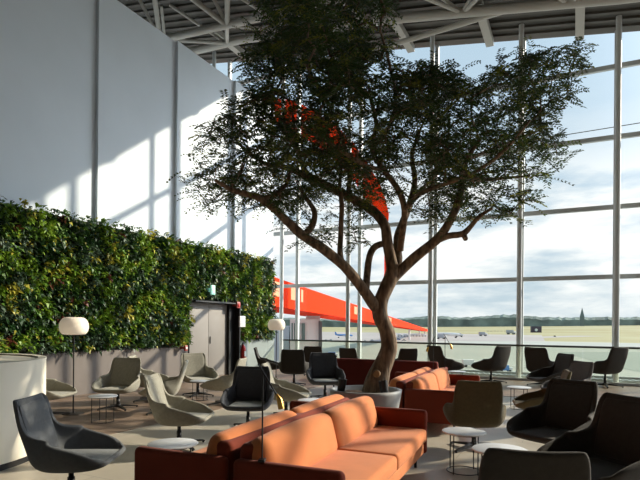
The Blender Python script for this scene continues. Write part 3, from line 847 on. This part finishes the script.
# tree line
def treeline(d, u0, u1, hfun, name, label, seed, m):
    b = MB(); n = 260; top = []; r_ = random.Random(seed)
    vs = []; 
    for i in range(n+1):
        u = u0 + (u1-u0)*i/n; base = Q(u, HZ, d); h = hfun(u) + 1.2*noise.noise(Vector((u*.25, seed, 0)))+.7*noise.noise(Vector((u*.9, seed, 2)))
        zt = CH + h*d/FPX
        for (off, zz) in ((0, GZ), (6, zt*.75), (25, zt), (60, zt*.9), (90, GZ)):
            q = base + Vector((0, off, 0)); vs.append((q.x, q.y, zz + (r_.uniform(-1,1) if off else 0)))
    fs = [(i*5+j, i*5+j+1, (i+1)*5+j+1, (i+1)*5+j) for i in range(n) for j in range(4)]
    b.add(vs, fs, m); o = b.build(name, None); tag(o, label, 'woodland', kind='stuff'); return o
treeline(1150, -60, 800, lambda u: 7.0 + max(0,u-400)*.012 + 3.5*math.exp(-((u-505)/30)**2) + 2.5*math.exp(-((u-430)/25)**2) - 1.5*math.exp(-((u-345)/40)**2) + max(0,(u-330))*.004, 'tree_belt', 'dark green belt of distant woodland along the horizon', 3, M_spruce)
b = MB(); p = Q(582, HZ, 1120); 
b.box(p.x-4.2, p.x+4.2, p.y-4.2, p.y+4.2, GZ, 24)
sp = b.build('tower', M_spire)
ch = empty('church', (p.x, p.y, GZ), 0, 'distant church tower with tall pointed spire on the horizon at right', 'church')
sp.parent = ch; sp.location = (-p.x, -p.y, -GZ)
b = MB(); b.add([(-4.6,-4.6,28.4),(4.6,-4.6,28.4),(4.6,4.6,28.4),(-4.6,4.6,28.4),(0,0,49)], [(0,1,4),(1,2,4),(2,3,4),(3,0,4)]); b.build('spire', M_spire, ch)

# red elevated gallery
A = Q(262, HZ, 36); B = Q(428, HZ, 400)
def gal_z(d, v): return CH + (HZ - v)*d/FPX
gd = empty('red_gallery', (A.x, A.y, GZ), 0, 'long red elevated airport gallery receding diagonally behind the glass wall', 'walkway')
b = MB(); dirv = (B-A); side = Vector((-dirv.y, dirv.x, 0)).normalized()*-1
za0, za1 = gal_z(36, 304.5), gal_z(36, 273.5)
zb0, zb1 = gal_z(400, 330.5), gal_z(400, 328.5)
def gl(t): return A.lerp(B, t)
# perspective-correct straight beam
def beam(mb, t0, t1, lo, hi, off0, off1, m=None):
    vs = []
    for t in (t0, t1):
        z0 = za0 + (zb0-za0)*t; z1 = za1 + (zb1-za1)*t
        for f, of in ((lo,off0),(lo,off1),(hi,off1),(hi,off0)):
            q = gl(t) - side*of; vs.append((q.x-A.x, q.y-A.y, z0+(z1-z0)*f-GZ))
    mb.add(vs, [(0,1,2,3),(7,6,5,4),(0,4,5,1),(1,5,6,2),(2,6,7,3),(3,7,4,0)], m)
beam(b, 0, 1, 0, 1, 0, 4.0); b.build('gallery_body', M_red, gd)
for (t0, t1) in ((.006,.012),(.018,.024),(.0262,.028),(.10,.11),(.20,.24)):
    b = MB(); beam(b, t0, t1, .35, .86, .06, -.0); 
    beam(b, t0, t1, .35, .86, -.06, .02); b.build('window', M_redwin, gd)
for t in (.5,.75,.97):
    q = gl(t)-A - side*2; b = MB(); b.tube([(q.x,q.y,0),(q.x,q.y,za0+(zb0-za0)*t-GZ+.2)], .4, n=10); b.build('support_column', M_white, gd)
# red arch
arch_px0 = [(214,330,16),(216,240,16),(222,170,16),(234,130,17),(250,110,18),(268,107,20),(292,112,23),(312,124,24),(330,136,24),(345,150,22),(360,168,18),(372,188,17),(380,203,13),(385,215,8),(386,228,4),(388,245,4),(388,272,4),(385,288,4),(381,303,4),(381,318,4),(385,334,4)]
arch_px = arch_px0
ra = empty('red_arch', Q(392, HZ, 46) * 1.0, 0, 'tall curving red arch outside seen between the tree branches', 'sculpture')
ra.location.z = GZ
b = MB(); vs = []; 
for i, (u, v, w) in enumerate(arch_px):
    c0 = arch_px[max(0,i-1)]; c1 = arch_px[min(len(arch_px)-1,i+1)]; tx, ty = c1[0]-c0[0], c1[1]-c0[1]; L = math.hypot(tx,ty); nx_, ny_ = -ty/L, tx/L
    for (sg, dd) in ((-1,0),(1,0),(1,1.2),(-1,1.2)):
        q = Q(u+nx_*w*.5*sg, v+ny_*w*.5*sg, 44) + Fv*dd; vs.append(q-ra.location)
m_ = len(arch_px)
fs = [(i*4+j, i*4+(j+1)%4, (i+1)*4+(j+1)%4, (i+1)*4+j) for i in range(m_-1) for j in range(4)] + [(0,1,2,3), tuple((m_-1)*4+j for j in (3,2,1,0))]
q = Q(386, 334, 44)-ra.location
vs += [(q.x-.3,q.y-.3,0),(q.x+.3,q.y-.3,0),(q.x+.3,q.y+.3,0),(q.x-.3,q.y+.3,0)]
k0 = (m_-1)*4; fs += [(k0+j, k0+(j+1)%4, k0+4+(j+1)%4, k0+4+j) for j in range(4)]
b.add(vs, fs); o = weld(b.build('arch_band', M_red, ra))

# white terminal building at left
wb = empty('terminal_building', Q(304, HZ, 60).xy.to_3d(), 0, 'white block of the terminal outside at left beneath the red gallery', 'building'); wb.location.z = GZ
def wbp(u, d): return Q(u, HZ, d) - wb.location
rz = -.46
def lbx(u0, u1, v0, v1, d0, d1, m, name):
    b = MB(); vs = []
    for d_ in (d0, d1):
        for (u, v) in ((u0,v1),(u1,v1),(u1,v0),(u0,v0)):
            q = Q((u-320)*(d0/d_)+320 if False else u, v, d0) + Fv*(d_-d0)*1.0; vs.append(q - wb.location)
    for i in (0,1,4,5):
        if v1 >= 400: vs[i] = Vector((vs[i].x, vs[i].y, 0))
    b.add(vs, [(0,1,2,3),(7,6,5,4),(0,4,5,1),(1,5,6,2),(2,6,7,3),(3,7,4,0)]); return b.build(name, m, wb)
lbx(290, 320, 319, 400, 60, 75, M_white, 'wall'); lbx(306, 320, 314.5, 319, 60.5, 75, M_white, 'roof_block')
lbx(318.5, 322, 321, 400, 59.6, 60, mat('dark_grey_cladding', (.12,.12,.13), .6), 'corner_strip')
lbx(291.5, 305, 323, 341, 59.8, 60.05, M_darkglass, 'window')
for u in (293, 297, 300.5): lbx(u, u+.7, 323, 341, 59.6, 59.85, M_white, 'window_frame')
lbx(240, 289, 326, 400, 64, 78, mat('pale_grey_block', (.5,.55,.58), .6), 'low_wing')

# vehicles and ground equipment on the apron
def vehicle(name, u, v, wpx, kind, m, label, cat, group='vehicles on the apron'):
    p = G(u, v, GZ); d_ = (p-CAM).dot(Fv); w = wpx*d_/FPX
    t = empty(name, p, YAW + rad(random.uniform(-10,10)), label, cat, group)
    if kind == 'car':
        L, W, H = w, w*.42, w*.36
        b = MB(); b.rbox(-L/2, L/2, -W/2, W/2, H*.2, H*.62, H*.08, seg=2); b.build('body', m, t)
        b = MB(); b.rbox(-L*.28, L*.25, -W*.43, W*.43, H*.6, H, H*.12, seg=2); b.build('cabin', M_darkglass, t)
        R_ = H*.2
    elif kind == 'truck':
        L, W, H = w, w*.4, w*.5
        b = MB(); b.rbox(-L/2, L*.22, -W/2, W/2, H*.25, H, H*.03, seg=2); b.build('cargo_box', m, t)
        b = MB(); b.rbox(L*.25, L/2, -W/2, W/2, H*.2, H*.7, H*.06, seg=2); b.build('cabin', M_white, t)
        b = MB(); b.box(L*.36, L*.505, -W*.42, W*.42, H*.45, H*.64); b.build('windscreen', M_darkglass, t)
        R_ = H*.17
    elif kind == 'plane':
        L, W, H = w, w, w*.3; R_ = H*.1
        b = MB(); prof = [(-.5,.02,.62),(-.42,.06,.6),(-.3,.10,.55),(0,.125,.52),(.3,.12,.5),(.43,.09,.48),(.5,.02,.46)]
        b.tube([(q[0]*L,0,q[2]*H) for q in prof], [q[1]*H*1.7 for q in prof], n=14); b.build('fuselage', m, t)
        b = MB(); b.add([(.08*L,0,.42*H),(-.02*L,0,.42*H),(-.2*L,.45*L,.55*H),(-.15*L,.45*L,.55*H),(.08*L,0,.48*H),(-.02*L,0,.48*H),(-.2*L,.45*L,.57*H),(-.15*L,.45*L,.57*H)], [(0,1,2,3),(7,6,5,4),(0,4,5,1),(1,5,6,2),(2,6,7,3),(3,7,4,0)]); b.build('wing', M_greyv, t)
        b = MB(); b.add([(.08*L,0,.42*H),(-.02*L,0,.42*H),(-.2*L,-.45*L,.55*H),(-.15*L,-.45*L,.55*H),(.08*L,0,.48*H),(-.02*L,0,.48*H),(-.2*L,-.45*L,.57*H),(-.15*L,-.45*L,.57*H)], [(3,2,1,0),(4,5,6,7),(1,5,4,0),(2,6,5,1),(3,7,6,2),(0,4,7,3)]); b.build('wing', M_greyv, t)
        b = MB(); b.add([(-.5*L,-.01*L,.6*H),(-.38*L,-.01*L,.65*H),(-.46*L,-.01*L,1.15*H),(-.52*L,-.01*L,1.15*H),(-.5*L,.01*L,.6*H),(-.38*L,.01*L,.65*H),(-.46*L,.01*L,1.15*H),(-.52*L,.01*L,1.15*H)], [(0,1,2,3),(7,6,5,4),(0,4,5,1),(1,5,6,2),(2,6,7,3),(3,7,4,0)]); b.build('tail_fin', m, t)
    for (x, y) in ((-.3,-.5),(.3,-.5),(-.3,.5),(.3,.5)):
        yy = y*W*(.9 if kind != 'plane' else .12)
        b = MB(); b.tube([(x*L, yy-.08*R_*4, R_),(x*L, yy+.08*R_*4, R_)], R_, n=12); b.build('wheel', M_tyre, t)
    return t
vehicle('aircraft', 448, 338, 25, 'plane', M_white, 'small white parked aircraft outside right of the tree trunk', 'aircraft', 'parked aircraft')
vehicle('service_truck', 441, 339, 10, 'truck', M_greyv, 'grey service truck beside the small parked aircraft', 'truck')
vehicle('service_truck', 459, 337, 8, 'truck', M_greyv, 'small dark service truck at the tail of the small parked aircraft', 'truck')
vehicle('aircraft', 344, 338, 18, 'plane', M_blue, 'blue aircraft parked outside left of the tree trunk', 'aircraft', 'parked aircraft')
for (u, v, w) in ((326,341,4),(331,341,4.5),(356,342,4),(365,342,4.5),(372,341,4),(398,340,5),(404,341,4.5)):
    vehicle('car', u, v, w, 'car', random.choice([M_white, M_greyv, M_blue]), 'small parked car on the apron, seen low between the trunk and white building', 'car', 'cars parked left of and behind the trunk')
for i, u in enumerate((400, 406, 412, 418, 424)):
    vehicle('baggage_trailer', u, 336.5, 5, 'truck', M_white, 'white trailer in the row on the apron right of the trunk', 'trailer', 'row of white trailers')
for i in range(8):
    vehicle('car', 488+i*3.4, 332.4, 4.2, 'car', [M_white, M_greyv, M_blue][i % 3], 'distant parked car in the long row between the mullions', 'car', 'long row of distant parked cars')
vehicle('service_truck', 511, 334.5, 9, 'truck', M_greyv, 'grey service truck at the right end of the distant car row', 'truck')
vehicle('service_truck', 483, 336, 8, 'truck', M_greyv, 'grey tow truck left of the distant car row', 'truck')
vehicle('service_truck', 555, 336.8, 2.5, 'truck', M_tyre, 'tiny dark vehicle on the dry grass right of the purple screen', 'truck')
vehicle('service_truck', 470, 367, 15, 'truck', M_white, 'white service truck low on the apron behind the balustrade glass', 'truck')
vehicle('service_truck', 505, 372, 14, 'truck', M_blue, 'pale blue service truck low on the apron right of the other truck', 'truck')
vehicle('service_truck', 530, 367, 6, 'truck', M_greyv, 'small grey vehicle low on the apron left of the railing chair back', 'truck')
for (u, v, w, m) in ((325,362,14,M_greyv),(333,357,10,M_blue),(287,352,14,M_white),(336,365,12,M_white)):
    vehicle('baggage_cart', u, v, w, 'truck', m, 'baggage cart on the near apron below the white building', 'cart', 'baggage carts near the building')
# purple screen box
p0 = G(536, 333.5, GZ); dd = (p0-CAM).dot(Fv); w = 10*dd/FPX; h = 7.2*dd/FPX
bb = empty('screen_board', p0, YAW, 'dark purple square board with white emblem on the far apron', 'board')
b = MB(); b.rbox(-w/2, w/2, -1.5, 1.5, .6, h, .1, seg=2); b.build('board', M_plum, bb)
b = MB(); b.tube([(-w*.05,-1.56,h*.5),(-w*.05,-1.6,h*.5)], h*.2, n=8); b.box(-w*.2, w*.1, -1.6,-1.55, h*.45,h*.56); b.build('white_emblem', M_glyph, bb)
for x in (-w*.4, w*.4):
    b = MB(); b.tube([(x,0,0),(x,0,.8)], .25, n=8); b.build('leg', M_greyv, bb)

# ------------------------------------------------------------------ light and sky
sun = bpy.data.lights.new('sun', 'SUN'); sun.energy = 6.4; sun.angle = rad(.7); sun.color = (1, .87, .68)
so = bpy.data.objects.new('sun', sun); COL.objects.link(so)
sd = Vector((-.909, -1, -.615)).normalized(); so.rotation_euler = sd.to_track_quat('-Z', 'Y').to_euler()
w = bpy.data.worlds.new('world'); bpy.context.scene.world = w; w.use_nodes = True; nt = w.node_tree
bg = nt.nodes['Background']; tc = nt.nodes.new('ShaderNodeTexCoord'); sx = nt.nodes.new('ShaderNodeSeparateXYZ')
nt.links.new(tc.outputs['Generated'], sx.inputs[0])
gr = nt.nodes.new('ShaderNodeValToRGB'); nt.links.new(sx.outputs['Z'], gr.inputs[0])
e = gr.color_ramp.elements
e[0].position = 0; e[0].color = (.56,.67,.74,1); e[1].position = .8; e[1].color = (.40,.58,.82,1)
for (p_, c_) in ((.06,(.58,.69,.76)),(.16,(.56,.69,.79)),(.3,(.58,.71,.82)),(.5,(.50,.66,.80))):
    q = e.new(p_); q.color = (*c_, 1)
mp = nt.nodes.new('ShaderNodeMapping'); mp.inputs['Scale'].default_value = (1.6, 1.6, 6.5); mp.inputs['Location'].default_value = (.3, 1.1, 0)
nt.links.new(tc.outputs['Generated'], mp.inputs[0])
nz = nt.nodes.new('ShaderNodeTexNoise'); nz.inputs['Scale'].default_value = 2.9; nz.inputs['Detail'].default_value = 9; nz.inputs['Roughness'].default_value = .58
nt.links.new(mp.outputs[0], nz.inputs['Vector'])
cr = nt.nodes.new('ShaderNodeValToRGB'); cr.color_ramp.elements[0].position = .36; cr.color_ramp.elements[1].position = .54
nt.links.new(nz.outputs['Fac'], cr.inputs[0])
el = nt.nodes.new('ShaderNodeValToRGB'); nt.links.new(sx.outputs['Z'], el.inputs[0])
ee = el.color_ramp.elements; ee[0].position = 0; ee[0].color = (.55,.55,.55,1); ee[1].position = .38; ee[1].color = (0,0,0,1)
q = ee.new(.08); q.color = (.85,.85,.85,1); q = ee.new(.22); q.color = (1,1,1,1)
q = ee.new(.30); q.color = (.25,.25,.25,1)
mm = nt.nodes.new('ShaderNodeMath'); mm.operation = 'MULTIPLY'; nt.links.new(cr.outputs[0], mm.inputs[0]); nt.links.new(el.outputs[0], mm.inputs[1])
cm = nt.nodes.new('ShaderNodeMixRGB'); cm.inputs[2].default_value = (1.12,1.10,1.06,1)
nt.links.new(mm.outputs[0], cm.inputs[0]); nt.links.new(gr.outputs[0], cm.inputs[1])
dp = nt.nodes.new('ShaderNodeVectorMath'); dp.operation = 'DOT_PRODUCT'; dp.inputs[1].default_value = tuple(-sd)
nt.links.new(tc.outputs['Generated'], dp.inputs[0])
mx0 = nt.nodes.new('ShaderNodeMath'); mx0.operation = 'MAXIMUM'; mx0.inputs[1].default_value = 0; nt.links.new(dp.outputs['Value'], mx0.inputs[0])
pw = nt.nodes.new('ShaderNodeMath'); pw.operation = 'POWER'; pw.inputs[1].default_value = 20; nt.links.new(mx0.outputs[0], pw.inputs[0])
glow = nt.nodes.new('ShaderNodeMixRGB'); glow.blend_type = 'ADD'; glow.inputs[2].default_value = (8.0, 8.8, 9.8, 1); glow.use_clamp = False  # sky glow around the sun, added out of view to brighten the left wall
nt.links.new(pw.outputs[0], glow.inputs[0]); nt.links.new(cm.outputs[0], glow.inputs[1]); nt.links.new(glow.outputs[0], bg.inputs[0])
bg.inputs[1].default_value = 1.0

# ------------------------------------------------------------------ camera
cd = bpy.data.cameras.new('camera'); cd.sensor_width = 36; cd.lens = FPX*36/640; cd.shift_y = (HZ-240)/640; cd.clip_end = 6000
co = bpy.data.objects.new('camera', cd); COL.objects.link(co); bpy.context.scene.camera = co
Mx = Matrix((Rv, Uv, -Fv)).transposed().to_4x4(); Mx.translation = CAM; co.matrix_world = Mx
sc = bpy.context.scene
sc.view_settings.view_transform = 'Standard'; sc.view_settings.look = 'None'; sc.view_settings.gamma = 1; sc.view_settings.use_curve_mapping = False
sc.view_settings.exposure = 0.08
sc.cycles.max_bounces = 10; sc.cycles.transparent_max_bounces = 16
